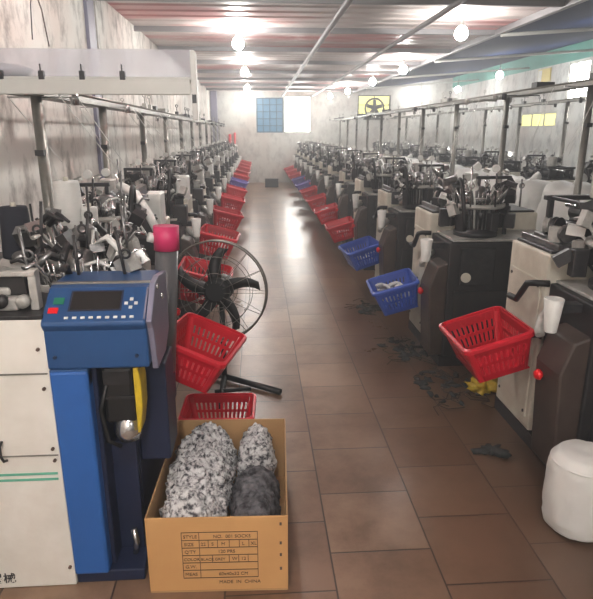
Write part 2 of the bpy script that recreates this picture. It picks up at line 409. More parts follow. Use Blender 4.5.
# ------------------------------------------------------------------ knitting machine
def head(P, cx, cy, z0, seed, sx, gantry=True):
    rn = random.Random(seed)
    # needle cylinder
    d = MB().lathe([(.0,0),(.15,0),(.15,.03),(.115,.05),(.115,.19),(.10,.2),(.0,.2)], (cx,cy,z0), 28)
    d.build('needle_drum', 'dkgrey', P, sx)
    fn = MB()
    for k in range(28):
        a = 2*PI*k/28; fn.obox((cx+.118*math.cos(a), cy+.118*math.sin(a), z0+.12), (.012,.008,.13), (0,0,a))
    fn.build('cam_ribs', 'grey', P, sx)
    MB().ring((cx,cy,z0+.215), .175, .017, 28, 8).build('cam_ring', 'ltgrey', P, sx)
    MB().lathe([(0,.24),(.12,.24),(.13,.25),(.13,.262),(.05,.27),(.05,.33),(.03,.345),(0,.345)], (cx,cy,z0), 24).build('dial', 'grey', P, sx)
    for k in range(8):
        a = 2*PI*k/8 + rn.random()*.3; c, s = math.cos(a), math.sin(a)
        h = z0+.2+rn.random()*.04
        MB().tube([(cx+.25*c,cy+.25*s,h+.10),(cx+.21*c,cy+.21*s,h+.11),(cx+.16*c,cy+.16*s,h+.05),(cx+.13*c,cy+.13*s,h)], [.016,.014,.012,.006], 6, flat=.5).build('yarn_finger', rn.choice(['ltgrey','chrome','black','grey']), P, sx)
    for k in range(7):
        a = 2*PI*k/7 + .35; c, s = math.cos(a), math.sin(a)
        b = MB().obox((cx+.225*c, cy+.225*s, z0+.09+rn.random()*.05), (.07,.055,.10+rn.random()*.05), (0,0,a))
        b.build('selector_block', rn.choice(['black','black','dkgrey','ltgrey']), P, sx, bev=.006)
    # crown of thin needles and jacks
    nd = MB().ring((cx,cy,z0+.27),.145,.006,28,5)
    for k in range(36):
        a = 2*PI*k/36; nd.tube([(cx+.135*math.cos(a),cy+.135*math.sin(a),z0+.20),(cx+.16*math.cos(a),cy+.16*math.sin(a),z0+.30+.04*rn.random())],.004,4)
    nd.build('needle_crown', 'chrome', P, sx)
    # levers and solenoids on stems around the drum
    for k in range(26):
        a = 2*PI*k/26 + rn.uniform(-.1,.1); r_ = rn.uniform(.17,.30); c, s_ = math.cos(a), math.sin(a)
        ax, ay = cx+r_*c, cy+r_*s_*.72; hh = z0+rn.uniform(.10,.38)
        mt_ = rn.choice(['black','black','black','dkgrey','ltgrey','chrome','white_clean','grey'])
        m_ = MB().tube([(cx+.12*c,cy+.12*s_,z0+.06),(cx+.7*r_*c,cy+.6*r_*s_,z0+.10+.4*(hh-z0)),(ax,ay,hh)],.007,6)
        q = rn.random()
        if q < .5: m_.obox((ax,ay,hh),(.04+.05*rn.random(),.03+.03*rn.random(),.03+.05*rn.random()),(rn.uniform(-.6,.6),rn.uniform(-.6,.6),a))
        elif q < .8: m_.tube([(ax,ay,hh-.03),(ax-.06*c,ay-.06*s_,hh+.02),(ax-.12*c,ay-.12*s_,hh-.01)],[.016,.013,.006],6)
        else: m_.lathe([(0,-.014),(.034,-.014),(.027,0),(.034,.014),(0,.014)],(ax,ay,hh),12,(rn.uniform(.6,1.5),0,a))
        m_.build('lever_arm', mt_, P, sx)
    if gantry:
        MB().box(cx+.2,cx+.225,cy-.012,cy+.012,z0,z0+.40).box(cx-.02,cx+.225,cy-.015,cy+.015,z0+.39,z0+.412).cyl((cx,cy,z0+.33),(cx,cy,z0+.40),.012,8).build('gantry', 'dkgrey', P, sx, bev=.004)
    for k, yy in enumerate((-.14,-.05,.04,.13) if gantry else ()):
        MB().lathe([(0,-.010),(.026,-.010),(.02,0),(.026,.010),(0,.010)], (cx+.12-.03*k, cy+yy, z0+.445+.02*(k%2)), 12, (PI/2*(k%2),R(20),0), smooth=False).build('yarn_pulley', 'white_clean' if k%2 else 'ltgrey', P, sx)
    for k in range(5):
        xx = cx-.12+.085*k; yy = cy + (.2 if k%2 else -.19)
        MB().cyl((xx,yy,z0+.22),(xx+rn.uniform(-.03,.03),yy,z0+.40+rn.random()*.1), .006, 6).ring((xx,yy,z0+.36),.016,.005,10,5,(PI/2,0,0)).build('tension_rod', rn.choice(['chrome','black','grey']), P, sx)
    # black hose loop at the aisle side
    pts = []
    for k in range(15):
        a = PI*1.02*k/14
        pts.append((cx-.16-.10*math.sin(a)*.3+.02*k/14, cy-.22+.10*(1-math.cos(a)), z0+.06+.34*math.sin(a)))
    if gantry: MB().tube(pts, .014, 8).build('air_hose', 'rubber', P, sx)
    for q in range(3):
        pts = []; ax, ay = cx+rn.uniform(-.25,.2), cy+rn.uniform(-.25,.25); bx_, by_ = cx+rn.uniform(-.28,.25), cy+rn.uniform(-.25,.3)
        for k in range(9):
            t = k/8; pts.append((ax+(bx_-ax)*t, ay+(by_-ay)*t, z0+.12+.2*math.sin(PI*t)+.03*math.sin(9*t+q)))
        MB().tube(pts, .007, 6).build('cable', rn.choice(['rubber','white_clean','rubber']), P, sx)

def make_machine(side, X, Y, seed=1, chute=False, hz=.70, hx=.07, ft=1.20):
    """local x runs from the aisle face into the row, y along the aisle, z up"""
    sx = 1 if side == 'right' else -1
    P = empty('knitting_machine', (X, Y, 0))
    W, L = .82, .85
    box(.0,W,.0,L,0,.075).build('skid', 'black', P, sx)
    box(0,W,.42,L,.075,1.04).build('cabinet', 'cream', P, sx, bev=.012)
    pn = MB().box(-.008,.004,.46,L-.04,.14,.90); ap = pn.build('access_panel', 'cream', P, sx, bev=.004)
    for (a,b) in ((.48,.87),(.79,.87),(.48,.17),(.79,.17)):
        MB().cyl((-.012,a,b),(-.004,a,b),.009,8).build('panel_screw', 'dkgrey', ap, sx)
    box(.02,W,.0,.42,.075,.90).build('drive_cabinet', 'black', P, sx, bev=.01)
    box(.07,W-.06,-.012,.002,.16,.56).build('side_door', 'black', P, sx, bev=.006)
    box(.10,.34,-.016,.002,.60,.86).build('fuse_box', 'dkgrey', P, sx, bev=.006)
    MB().cyl((.14,-.03,.66),(.14,-.01,.66),.034,16).build('round_knob', 'cream', P, sx)
    box(.05,W,.02,.42,.90,.915).build('bed_plate', 'ltgrey', P, sx, bev=.004)
    MB().prism([(.03,.08),(-.07,.08),(-.10,.58),(-.05,.73),(.03,.76)], 'y', .015, .24).build('front_cover', 'brown', P, sx, bev=.012)
    MB().tube([(.01,.40,.90),(-.05,.42,.90),(-.065,.48,.885),(-.07,.53,.82),(-.07,.57,.775),(-.07,.66,.77)], .017, 8).build('crank_handle', 'rubber', P, sx)
    MB().lathe([(.028,.745),(.044,.90),(.040,.903),(.024,.76)], (-.10,.14,0), 18).build('sock_cup', 'white_clean', P, sx)
    MB().box(-.065,.03,.11,.17,.84,.88).build('cup_bracket', 'dkgrey', P, sx)
    MB().tube([(-.0,.34,.78),(-.05,.31,.74),(-.085,.27,.71),(-.09,.245,.69)], [.034,.030,.024,.022], 10).build('outlet_tube', 'ltgrey', P, sx)
    MB().lathe([(.0,.03),(.018,.03),(.026,.018),(.026,.008),(.014,.006),(.014,-.02)], (-.10,.17,.52), 16, (0,-PI/2,0)).build('stop_button', 'red_btn', P, sx)
    MB().tube([(.01,.62,hz),(-hx+.005,.62,hz),(-hx,.62,hz-.02)], .011, 8).tube([(.01,.42,hz),(-hx+.005,.42,hz),(-hx,.42,hz-.02)], .011, 8).box(-.004,.004,.40,.64,hz-.012,hz+.012).build('basket_hook', 'dkgrey', P, sx)
    # top of the white cabinet
    tp = MB().box(.02,W-.02,.44,L-.02,1.04,1.055); tp.build('top_plate', 'dkgrey', P, sx, bev=.003)
    MB().box(.05,.075,.44,L,1.055,1.085).box(.12,.145,.44,L,1.055,1.085).build('slide_rail', 'grey', P, sx, bev=.003)
    MB().box(.16,.19,.46,.49,1.055,ft-.01).box(.16,.19,.79,.82,1.055,ft-.01).box(.44,.47,.46,.49,1.055,ft-.01).box(.44,.47,.79,.82,1.055,ft-.01).box(.14,.49,.455,.495,ft-.025,ft).box(.14,.49,.785,.825,ft-.025,ft).box(.165,.185,.48,.80,ft-.022,ft-.002).box(.445,.465,.48,.80,ft-.022,ft-.002).build('take_down_frame', 'dkgrey', P, sx, bev=.004)
    for k,(xx,zz,rr,mm) in enumerate(((.22,1.13,.04,'black'),(.32,ft-.09,.045,'black'),(.41,1.12,.04,'black'),(.27,ft-.05,.016,'chrome'))):
        MB().cyl((xx,.48,zz),(xx,.80,zz),rr,16).build('roller', mm, P, sx)
    MB().lathe([(0,0),(.055,0),(.06,.01),(.06,.11),(.05,.12),(0,.12)], (.36,.64,ft), 16, smooth=False).build('step_motor', 'ltgrey', P, sx)
    for k in range(3):
        MB().lathe([(0,-.015),(.045,-.015),(.035,0),(.045,.015),(0,.015)], (.12+.02*k,.50+.14*k,1.13+.02*(k%2)), 16, (PI/2,0,.4*k), smooth=False).build('gear_wheel', ['grey','dkgrey','ltgrey'][k], P, sx)
    rn = random.Random(seed+77)
    for k in range(5):
        MB().obox((.10+.09*k, .49+.28*rn.random(), 1.09+.05*rn.random()), (.05,.07,.08), (0,0,rn.random())).build('feed_block', rn.choice(['black','ltgrey','dkgrey']), P, sx, bev=.006)
    head(P, .27, .22, .915, seed, sx)
    # control box on its bracket
    if side == 'left':
        cb = box(-.01,.10,.44,.62,1.02,1.24).build('control_box', 'white_clean', P, sx, bev=.012)
        if chute: MB().tube([(.22,.34,1.30),(.12,.30,1.25),(.03,.24,1.12),(-.03,.20,1.00)], [.038,.040,.034,.03], 12, flat=.7).build('sock_chute', 'white_clean', P, sx)
        box(-.03,.09,.08,.20,.86,1.02).build('valve_box', 'black', P, sx, bev=.008)
    return P
def lab_machine(o, i, side, extra):
    tag(o, 'white and black sock knitting machine, %s from the camera in the %s row%s' % (ORD[i], side, extra), 'knitting machine', '%s row of knitting machines' % side)

right0 = make_machine('right', 1.42, 2.25, 3, hz=.62, hx=.05, ft=1.29)
lab_machine(right0, 0, 'right', '')
rproto2 = None
NR = 12
for i in range(1, NR):
    if i in (1, 2):
        o = make_machine('right', 1.27, 2.25+1.5*i, 10+i, hz=.50, hx=.04)
        if i == 1: pa = o
        else: pb = o
    else:
        o = copy_tree(pa if i % 2 else pb); o.location = (1.27, 2.25+1.5*i, 0)
    lab_machine(o, i, 'right', '')
lproto = []
NL = 11
for i in range(NL):
    if i < 3:
        o = make_machine('left', -.64, 3.35+1.5*i, 40+i, i == 0); lproto.append(o)
    else:
        o = copy_tree(lproto[1+i % 2]); o.location = (-.64, 3.35+1.5*i, 0)
    tag(o, 'white and black knitting machine, %s behind the blue one in the left row' % ORD[i], 'knitting machine', 'left row of knitting machines')
# second row further right, turned away from the aisle
for i in range(10):
    o = copy_tree(pa if i % 2 else pb)
    o.location = (4.10, 4.9+1.5*i, 0); o.rotation_euler = (0,0,PI)
    tag(o, 'knitting machine, %s from the camera in the back row behind the white sacks' % ORD[i], 'knitting machine', 'back row of knitting machines')

# ------------------------------------------------------------------ creel racks
def rack(name, x, ys, z, y_end, label, seed, foot, lead=-.35):
    P = empty(name, (x, ys[0], 0)); rn = random.Random(seed)
    def loc(m): return m
    y0 = ys[0]
    for yy in ys:
        o = MB().tube([(0,yy-y0,0.0),(0,yy-y0,z)], .028, 10).box(-.05,.05,yy-y0-.05,yy-y0+.05,0,.01).build('post', 'post', P)
        MB().obox((0,yy-y0-.03,z-.28), (.045,.04,.03)).build('clamp', 'dkgrey', P)
    MB().box(-.05,.05,lead,y_end-y0,z,z+.035).build('top_rail', 'post', P)
    for sgn in (-1, 1):
        MB().cyl((sgn*.17,lead,z+.02),(sgn*.17,y_end-y0,z+.02),.008,6).build('side_rail', 'post', P)
    k = 0; yy = lead+.1
    cnt = 0
    while yy < y_end-y0-.1 and cnt < 60:
        sg = rn.choice((-1,1)); t = rn.random()
        if t < .45:
            MB().box(sg*.17-.02,sg*.17+.02,yy-.03,yy+.03,z+.02,z+.06).cyl((sg*.17,yy,z+.06),(sg*.17,yy,z+.11),.004,6).ring((sg*.17,yy,z+.125),.014,.004,10,5,(PI/2,0,0)).build('yarn_tensioner', rn.choice(['ltgrey','dkgrey','black']), P)
        elif t < .8:
            MB().box(-.17,.17,yy-.01,yy+.01,z-.005,z+.004).lathe([(0,-.04),(.02,-.04),(.026,0),(.02,.02),(0,.02)], (sg*.17,yy,z-.0), 8).build('yarn_guide', rn.choice(['ltgrey','dkgrey','chrome']), P)
        else:
            MB().box(-.08,.08,yy-.05,yy+.05,z+.035,z+.085).build('stop_motion', rn.choice(['dkgrey','black','ltgrey']), P)
        yy += rn.uniform(.12,.3)*(y_end-y0)/10.; cnt += 1
    # threads running down to the heads
    for yy in ys[:9]:
        for q in range(3):
            ty = yy-y0+rn.uniform(-.5,.5); tx = rn.choice((-1,1))*.17
            MB().tube([(tx,ty,z),(tx+foot*rn.uniform(.3,.6),ty+rn.uniform(-.1,.1),1.46)], .0022, 4).build('thread', 'yarnthread', P)
    tag(P, label, 'yarn rack')
    return P
rack('yarn_rack', -1.13, [3.2]+[4.52+1.5*i for i in range(10)], 1.795, 19.2, 'long grey steel yarn rack on posts along the left wall', 5, .5, -.025)
rack('yarn_rack', 2.5, [2.9+1.5*i for i in range(11)], 1.95, 19.2, 'long grey steel yarn rack on tall posts behind the right machine row', 6, -.5)
rack('yarn_rack', 4.35, [5.2+1.5*i for i in range(9)], 2.02, 19.2, 'grey yarn rack over the back row of machines beyond the sacks', 7, -.3)

# ------------------------------------------------------------------ baskets
def make_basket(color):
    P = empty('plastic_basket', (0,0,0))
    a, b, h = .215, .172, .205          # half length (y), half width (x), height; tapers to the bottom
    ta, tb = .178, .132
    def ring_pts(la, lb, z, r=.04, n=5):
        pts = []
        for (sx, sy, a0) in ((1,1,0),(-1,1,PI/2),(-1,-1,PI),(1,-1,3*PI/2)):
            for k in range(n):
                t = a0 + PI/2*k/(n-1)
                pts.append((sx*(lb-r)+r*math.cos(t), sy*(la-r)+r*math.sin(t), z))
        return pts
    # rim
    rim = MB(); p1 = ring_pts(a,b,h); n = len(p1)
    for i in range(n):
        pass
    po = ring_pts(a+.012,b+.012,h); pi_ = ring_pts(a-.004,b-.004,h)
    vs = [(x,y,z) for x,y,z in po] + [(x,y,z+.008) for x,y,z in pi_] + [(x,y,z-.022) for x,y,z in pi_] + [(x,y,z-.022) for x,y,z in po]
    fs = []
    for i in range(n):
        j = (i+1)%n
        for q in range(4):
            r = (q+1)%4; fs.append((q*n+i, q*n+j, r*n+j, r*n+i))
    rim.add(vs, fs, False); rim.build('rim', color, P, bev=.003)
    def at(u, v, side):
        f = v/h; la = ta+(a-ta)*f; lb = tb+(b-tb)*f
        if side == 0: return Vector((u*(lb-.03), -la, v))
        if side == 1: return Vector((u*(lb-.03), la, v))
        if side == 2: return Vector((-lb, u*(la-.03), v))
        return Vector((lb, u*(la-.03), v))
    lat = MB()
    for side in range(4):
        nb = 9 if side < 2 else 12
        nrm = [Vector((0,1,0)),Vector((0,-1,0)),Vector((1,0,0)),Vector((-1,0,0))][side]
        def slab(u0,u1,v0,v1):
            q = [at(u0,v0,side),at(u1,v0,side),at(u1,v1,side),at(u0,v1,side)]
            vs = q + [p+nrm*.004 for p in q]
            lat.add(vs, [(0,1,2,3),(4,7,6,5),(0,4,5,1),(1,5,6,2),(2,6,7,3),(3,7,4,0)])
        for k in range(nb+1):
            u = -1+2*k/nb; w = .07 if side < 2 else .05
            slab(max(-1,u-w), min(1,u+w), .0, h-.015)
        for v0, v1 in ((0,.035),(.088,.105),(.15,h-.01)): slab(-1,1,v0,v1)
    # solid rounded corners
    cs = []
    for (sx, sy) in ((1,1),(-1,1),(-1,-1),(1,-1)):
        lo = []; hi = []
        for k in range(5):
            t = PI/2*k/4; dx, dy = math.cos(t), math.sin(t)
            lo.append((sx*(tb-.03+.03*dx), sy*(ta-.03+.03*dy), 0)); hi.append((sx*(b-.03+.03*dx), sy*(a-.03+.03*dy), h-.01))
        vs = lo+hi; lat.add(vs, [(k,k+1,6+k,5+k) for k in range(4)], True)
    body = lat.build('lattice_body', color, P)
    bt = MB()
    bt.box(-tb,tb,-ta,ta,0,.004)
    bt.build('base', color, P)
    return P
bk = {}
def sock_mesh(seed, mname):
    rn = random.Random(seed)
    pts = [(0,0,0),(.03,.01,.012),(.06,.0,.016),(.095,-.01,.014),(.12,.015,.01),(.13,.05,.008),(.135,.075,.004)]
    pts = [(x+rn.uniform(-.008,.008)-.06, y+rn.uniform(-.008,.008), z+rn.uniform(0,.01)) for x,y,z in pts]
    o = MB().tube(pts, [.024,.028,.029,.03,.032,.028,.014], 10, flat=.55)
    return o.build('sock', mname)
sock_protos = {}
def put_basket(color, loc, tilt, rz, label, nsocks, sm, skey, seed, sc=1):
    if color not in bk: bk[color] = make_basket(color); o = bk[color]
    else: o = copy_tree(bk[color])
    o.location = loc; o.rotation_euler = (0, tilt, rz); o.scale = (sc,sc,sc)
    tag(o, label, 'basket', 'plastic sock baskets')
    mw = Matrix.Translation(loc) @ Euler((0,tilt,rz)).to_matrix().to_4x4()
    rn = random.Random(seed)
    for k in range(nsocks):
        key = (sm, k % 4)
        if key not in sock_protos: s = sock_mesh(k % 4 + 5, sm); sock_protos[key] = s
        else: s = sock_protos[key].copy(); C.objects.link(s)
        lay = k // 4
        px = ((k % 2)*2-1)*.045 + rn.uniform(-.015,.015); py = (((k//2) % 2)*2-1)*.07 + rn.uniform(-.03,.03)
        lp = Vector((px, py, .05+.042*lay))
        s.location = mw @ lp; s.scale = (.82,.82,.82); s.rotation_euler = (rn.uniform(-.2,.2), rn.uniform(-.2,.2)+tilt, rn.uniform(0,6.28))
        tag(s, skey, 'sock', skey.split(' heaped')[0] + ' ' + label[:40])
# right row: (colour, number of socks, sock material)
rb = [('red_p',0,'sock'),('blue_p',13,'sock'),('blue_p',8,'sock'),('red_p',5,'sock'),('red_p',14,'sock'),('red_p2',4,'sock'),('red_p2',3,'sock'),('purple_p',3,'sock'),('purple_p',2,'sock'),('red_p2',2,'sock'),('red_p2',2,'sock'),('red_p2',0,'sock')]
cn = {'red_p':'red','blue_p':'blue','purple_p':'violet','red_p2':'faded red'}
for i, (c, ns, sm) in enumerate(rb):
    X = 1.42 if i == 0 else 1.27
    loc = (X-.195, 2.25+1.5*i+.52, .44) if i == 0 else (X-.185, 2.25+1.5*i+.52, .31)
    tl = -R(17)
    put_basket(c, loc, tl, 0 if i == 0 else R(random.Random(i).uniform(-6,6)), '%s lattice basket hung on the %s machine of the right row' % (cn[c], ORD[i]), ns, sm, 'white sock heaped in the basket of the %s right row machine' % ORD[i], i)
lb = [('red_p',3,'greysock'),('red_p',6,'sock'),('red_p',5,'sock'),('red_p',4,'sock'),('red_p2',3,'sock'),('purple_p',3,'sock'),('red_p2',2,'sock'),('red_p2',2,'sock'),('red_p2',2,'sock'),('red_p2',0,'sock'),('red_p2',0,'sock')]
for i, (c, ns, sm) in enumerate(lb):
    put_basket(c, (-.64+.225, 3.35+1.5*i+.53, .52), R(15), R(random.Random(i+50).uniform(-6,6)), '%s lattice basket hung on the %s machine behind the blue one, left row' % (cn[c], ORD[i]), ns, sm, '%s sock heaped in the basket of the %s left row machine' % ('grey' if sm=='greysock' else 'white', ORD[i]), i+30)
put_basket('red_p', (-.315, 2.52, .545), R(20), R(-14), 'bright red lattice basket hung in front of the fan beside the blue machine', 0, 'sock', 'x', 1, .88)
put_basket('red_p', (-.235, 2.86, .004), 0, R(88), 'red basket standing on the floor behind the cardboard box', 4, 'sock', 'white sock heaped in the red basket on the floor', 99, .88)

# ------------------------------------------------------------------ blue machine in the left foreground
B = empty('blue_knitting_machine', (-.7, 1.8, 0))
def W(m, name, mt, parent=B, bev=0):
    for p in m.v: p -= Vector((-.7,1.8,0))
    return m.build(name, mt, parent, bev=bev)
tag(B, 'blue control column knitting machine with white side panel, left foreground', 'knitting machine')
W(box(-1.42,-.70,1.845,2.66,0,.05).box(-.70,-.45,1.81,2.66,0,.05), 'base_plate', 'navy', bev=.006)
sp_ = W(box(-1.42,-.70,1.80,1.84,.002,1.04), 'side_panel', 'white', bev=.004)
W(box(-1.42,-.705,1.795,1.802,.549,.552), 'panel_seam', 'post', sp_)
W(box(-1.42,-.705,1.795,1.802,.852,.856), 'panel_seam', 'post', sp_)
W(box(-1.42,-.715,1.797,1.802,.474,.482).box(-1.42,-.715,1.797,1.802,.452,.460), 'green_stripe', 'greenline', sp_)
for (x,z) in ((-.725,.94),(-.722,.80),(-.72,.575),(-.718,.53),(-.715,.085)):
    W(MB().cyl((x,1.792,z),(x,1.801,z),.006,8), 'panel_screw', 'brownnote', sp_)
W(MB().tube([(-.885,1.795,.61),(-.885,1.775,.60),(-.883,1.77,.565),(-.878,1.775,.545),(-.875,1.79,.54)], .005, 6), 'latch_hook', 'dkgrey', sp_)
text_mesh('器械', .046, 'lettering', 'black', sp_, (-1.006+.7, -.0015, .03), (PI/2,0,0), fat=.0007)
W(box(-1.40,-.56,1.84,2.64,.05,.92).box(-.56,-.47,1.97,2.64,.05,.92).box(-.47,-.355,1.99,2.18,.40,.80), 'cabinet', 'navy', bev=.008)
M_col = [(-.70,1.792),(-.575,1.792),(-.575,1.97),(-.70,1.97)]
W(MB().prism(M_col,'z',.05,.86), 'column', 'blue', bev=.01)
# cavity wall to the right of the column stands back
W(box(-.575,-.47,1.93,1.96,.05,.52), 'front_plate', 'navy', bev=.004)
cons = W(MB().prism([(1.80,.865),(1.80,1.0),(1.785,1.022),(1.79,1.035),(1.90,1.118),(1.93,1.125),(2.12,1.125),(2.12,.865)],'x',-.705,-.372), 'console', 'dkblue', bev=.008)
W(MB().prism([(1.85,.84),(1.81,1.0),(1.79,1.03),(1.90,1.13),(1.97,1.14),(2.13,1.12),(2.12,.90),(2.02,.84)],'x',-.372,-.352), 'side_plate', 'lilac', bev=.004)
W(MB().prism([(1.798,.865),(1.798,.86),(1.80,.80),(1.94,.80),(1.94,.865)],'x',-.70,-.575), 'console_neck', 'dkblue', bev=.004)
# display and keys lie on the sloped face: from (1.79,1.045) to (1.90,1.175)
import math as _m
sa = _m.atan2(.083,.11)
def on_slope(u, t, w, h, th=.003):   # u: x, t: 0..1 along slope
    yy = 1.79+.11*t; zz = 1.035+.083*t
    nrm = Vector((0,-_m.sin(sa),_m.cos(sa)))
    return MB().obox(Vector((u,yy,zz))+nrm*(th*.5-.0005), (w,h,th), (sa,0,0))
W(on_slope(-.54,.60,.16,.075), 'display', 'screen', cons, .002)
W(on_slope(-.54,.60,.172,.085,.0015), 'display_bezel', 'navy', cons)
W(on_slope(-.66,.60,.034,.026,.004), 'start_key', 'green_btn', cons, .001)
W(on_slope(-.672,.32,.032,.022,.004), 'stop_key', 'red_btn', cons, .001)
for k in range(9):
    W(on_slope(-.625+.026*k,.1,.013,.008,.004), 'function_key', 'white_clean', cons)
for (dx,dt) in ((0,.12),(0,-.12),(.016,0),(-.016,0)):
    W(on_slope(-.425+dx,.50+dt,.011,.011,.004), 'arrow_key', 'white_clean', cons)
W(on_slope(-.377,.5,.006,.13,.004), 'edge_strip', 'lilac', cons)
W(box(-.705,-.372,1.925,1.945,1.122,1.130), 'top_strip', 'post', cons, .002)
for (x,z) in ((-.675,.91),(-.41,.91)): W(MB().cyl((x,1.794,z),(x,1.801,z),.006,8), 'console_screw', 'navy', cons)
for (y_,z) in ((1.915,1.115),(1.99,1.06)): W(MB().cyl((-.353,y_,z),(-.345,y_,z),.009,10), 'side_bolt', 'chrome', cons)
# motor in the recess
mo = W(MB().box(-.545,-.44,1.84,1.93,.64,.85), 'motor', 'rubber', B, .014)
W(MB().box(-.55,-.435,1.836,1.93,.735,.747), 'motor_band', 'dkgrey', mo)
W(MB().box(-.54,-.45,1.836,1.842,.79,.84), 'motor_plate', 'dkgrey', mo, .002)
W(MB().prism([(-.435,.61),(-.425,.61),(-.412,.70),(-.41,.80),(-.418,.855),(-.435,.855)],'y',1.825,1.92), 'belt_guard', 'yellow', mo, .004)
W(MB().lathe([(0,-.04),(.04,-.04),(.048,-.01),(.04,.035),(.02,.05),(0,.05)], (-.475,1.87,.61), 14), 'oil_cup', 'chrome', mo)
W(MB().box(-.54,-.41,1.84,1.93,.85,.868), 'motor_mount', 'dkgrey', mo)
W(MB().tube([(-.53,1.84,.79),(-.555,1.83,.70),(-.54,1.83,.58),(-.50,1.84,.55)],.008,6), 'motor_cable', 'rubber', mo)
W(MB().tube([(-.50,1.90,.051),(-.49,1.89,.11),(-.50,1.90,.16)],.012,8), 'pedal_rod', 'chrome')
# deck, silver carriage on the left, cluttered head behind
dk = W(box(-1.42,-.70,1.80,2.64,1.04,1.055), 'deck', 'dkgrey', bev=.003)
W(MB().box(-1.15,-.79,1.85,2.0,1.055,1.10).box(-1.1,-.82,1.87,1.98,1.10,1.13), 'carriage', 'ltgrey', bev=.01)
W(MB().box(-.905,-.885,1.86,1.9,1.06,1.19).box(-.755,-.728,1.86,1.9,1.055,1.19).box(-1.15,-.728,1.855,1.875,1.17,1.188), 'carriage_frame', 'ltgrey', bev=.004)
W(MB().box(-.88,-.77,1.88,1.95,1.10,1.165), 'carriage_block', 'black', bev=.006)
for k in range(4):
    W(MB().lathe([(0,-.012),(.022,-.012),(.022,.012),(0,.012)], (-.98+.07*k,1.845,1.09), 12, (PI/2,0,0)), 'guide_wheel', ['dkgrey','grey','black','ltgrey'][k])
sh = W(box(-1.42,-.86,2.45,2.68,1.075,1.09), 'yarn_shelf', 'dkgrey', bev=.003)
for x_ in (-1.38,-.90): W(box(x_-.01,x_+.01,2.5,2.52,1.05,1.076), 'shelf_foot', 'dkgrey')
W(MB().cyl((-.955,2.5,1.09),(-.96,2.5,1.33),.005,6).box(-.985,-.93,2.49,2.51,1.205,1.215), 'spindle', 'dkgrey')
hd = empty('head_dummy', (0,0,0)); bpy.data.objects.remove(hd)
head(B, -.03, .64, .90, 91, 1, False)
head(B, .0, .45, .84, 95, 1, False)
W(MB().cyl((-.64,2.42,1.0),(-.64,2.42,1.0),.02,6), 'oil_pipe', 'grey') if False else None
tb = W(MB().tube([(-.41,2.26,.60),(-.37,2.30,1.18)], .046, 20), 'waste_tube', 'tube')
W(MB().tube([(-.371,2.299,1.165),(-.3685,2.301,1.262)], .051, 20), 'tube_rim', 'pink', tb)
W(MB().tube([(-.412,2.30,1.21),(-.44,2.29,1.22)], .02, 10), 'tube_clip', 'white_clean', tb)
W(box(-.50,-.36,2.18,2.25,.55,.66), 'tube_box', 'navy', bev=.005)
W(MB().lathe([(0,1.0),(.045,1.0),(.05,1.02),(.05,1.09),(.04,1.10),(0,1.10)], (-.69,2.30,0), 16), 'oil_bottle', 'cream')

# yarn cones on the shelf behind the console
def cone(name, mt, x, y, z, rb_, rt, h, label, tip='cream'):
    P = empty(name, (x,y,z))
    MB().lathe([(0,.0),(rb_*.96,0),(rb_,.012),(rt,h-.012),(rt*.92,h),(0,h)], n=24).build('yarn', mt, P)
    MB().lathe([(.0,h-.001),(.013,h-.001),(.011,h+.018),(0,h+.018)], n=12).build('cone_tip', tip, P)
    tag(P, label, 'yarn cone', 'yarn cones behind the blue machine')
    return P
cone('yarn_cone','navycone',-1.06,2.57,1.0905,.068,.058,.22,'tall navy black yarn cone at the left edge on the dark shelf')
cone('yarn_cone','greycone',-.965,2.60,1.0905,.028,.022,.12,'thin grey yarn cone between the black cone and the white cones')
cone('yarn_cone','whitecone',-.90,2.80,1.04,.075,.06,.36,'fat tall white yarn cone right behind the grey post foot')
cone('yarn_cone','whitecone',-.80,2.78,1.04,.045,.038,.24,'slimmer white yarn cone to the right of the fat one')
cs_ = empty('cone_stand', (-.86,2.80,0))
box(-.2,.14,-.1,.1,1.02,1.04).build('stand_top','dkgrey',cs_); 
for (a,b) in ((-.17,-.08),(.11,-.08),(-.17,.08),(.11,.08)): box(a-.012,a+.012,b-.012,b+.012,0,1.02).build('leg','dkgrey',cs_)
tag(cs_, 'dark metal stand under the white yarn cones behind the blue machine', 'stand')

# tray over the blue machine
T = empty('yarn_tray', (-.88, 3.0, 1.80)); tag(T, 'long white tray with clear acrylic screen above the blue machine', 'tray')
box(-.585,.585,.0,.168,.062,.075).build('tray_board','tray',T,bev=.003)
MB().prism([(-.012,.062),(-.012,-.005),(.0,-.008),(.02,.05),(.02,.062)],'x',-.585,.56).build('front_lip','tray',T,bev=.003)
MB().prism([(-.585,.075),(.575,.075),(.588,.088),(.588,.185),(.575,.198),(-.585,.198)],'y',-.006,.0).build('acrylic_screen','acrylic',T)
MB().prism([(.565,-.125),(.592,-.125),(.592,.185),(.585,.195),(.565,.195)],'y',-.01,.05).build('end_bracket','white_clean',T,bev=.004)
box(.568,.588,-.014,-.008,-.045,-.005).build('bracket_slot','dkgrey',T)
for x_ in (-.33,-.14,.05,.24): 
    MB().box(x_-.012,x_+.012,-.014,.01,.06,.10).obox((x_,-.012,.105),(.006,.006,.05)).build('clip','dkgrey',T)
cbag = MB().blob((0,0,.03),.13,.05,.035,.35,22,4,zmin=0).build('plastic_bag','white_clean'); cbag.location=(-1.22,3.07,1.876); tag(cbag,'crumpled clear white plastic bag lying in the tray','bag')
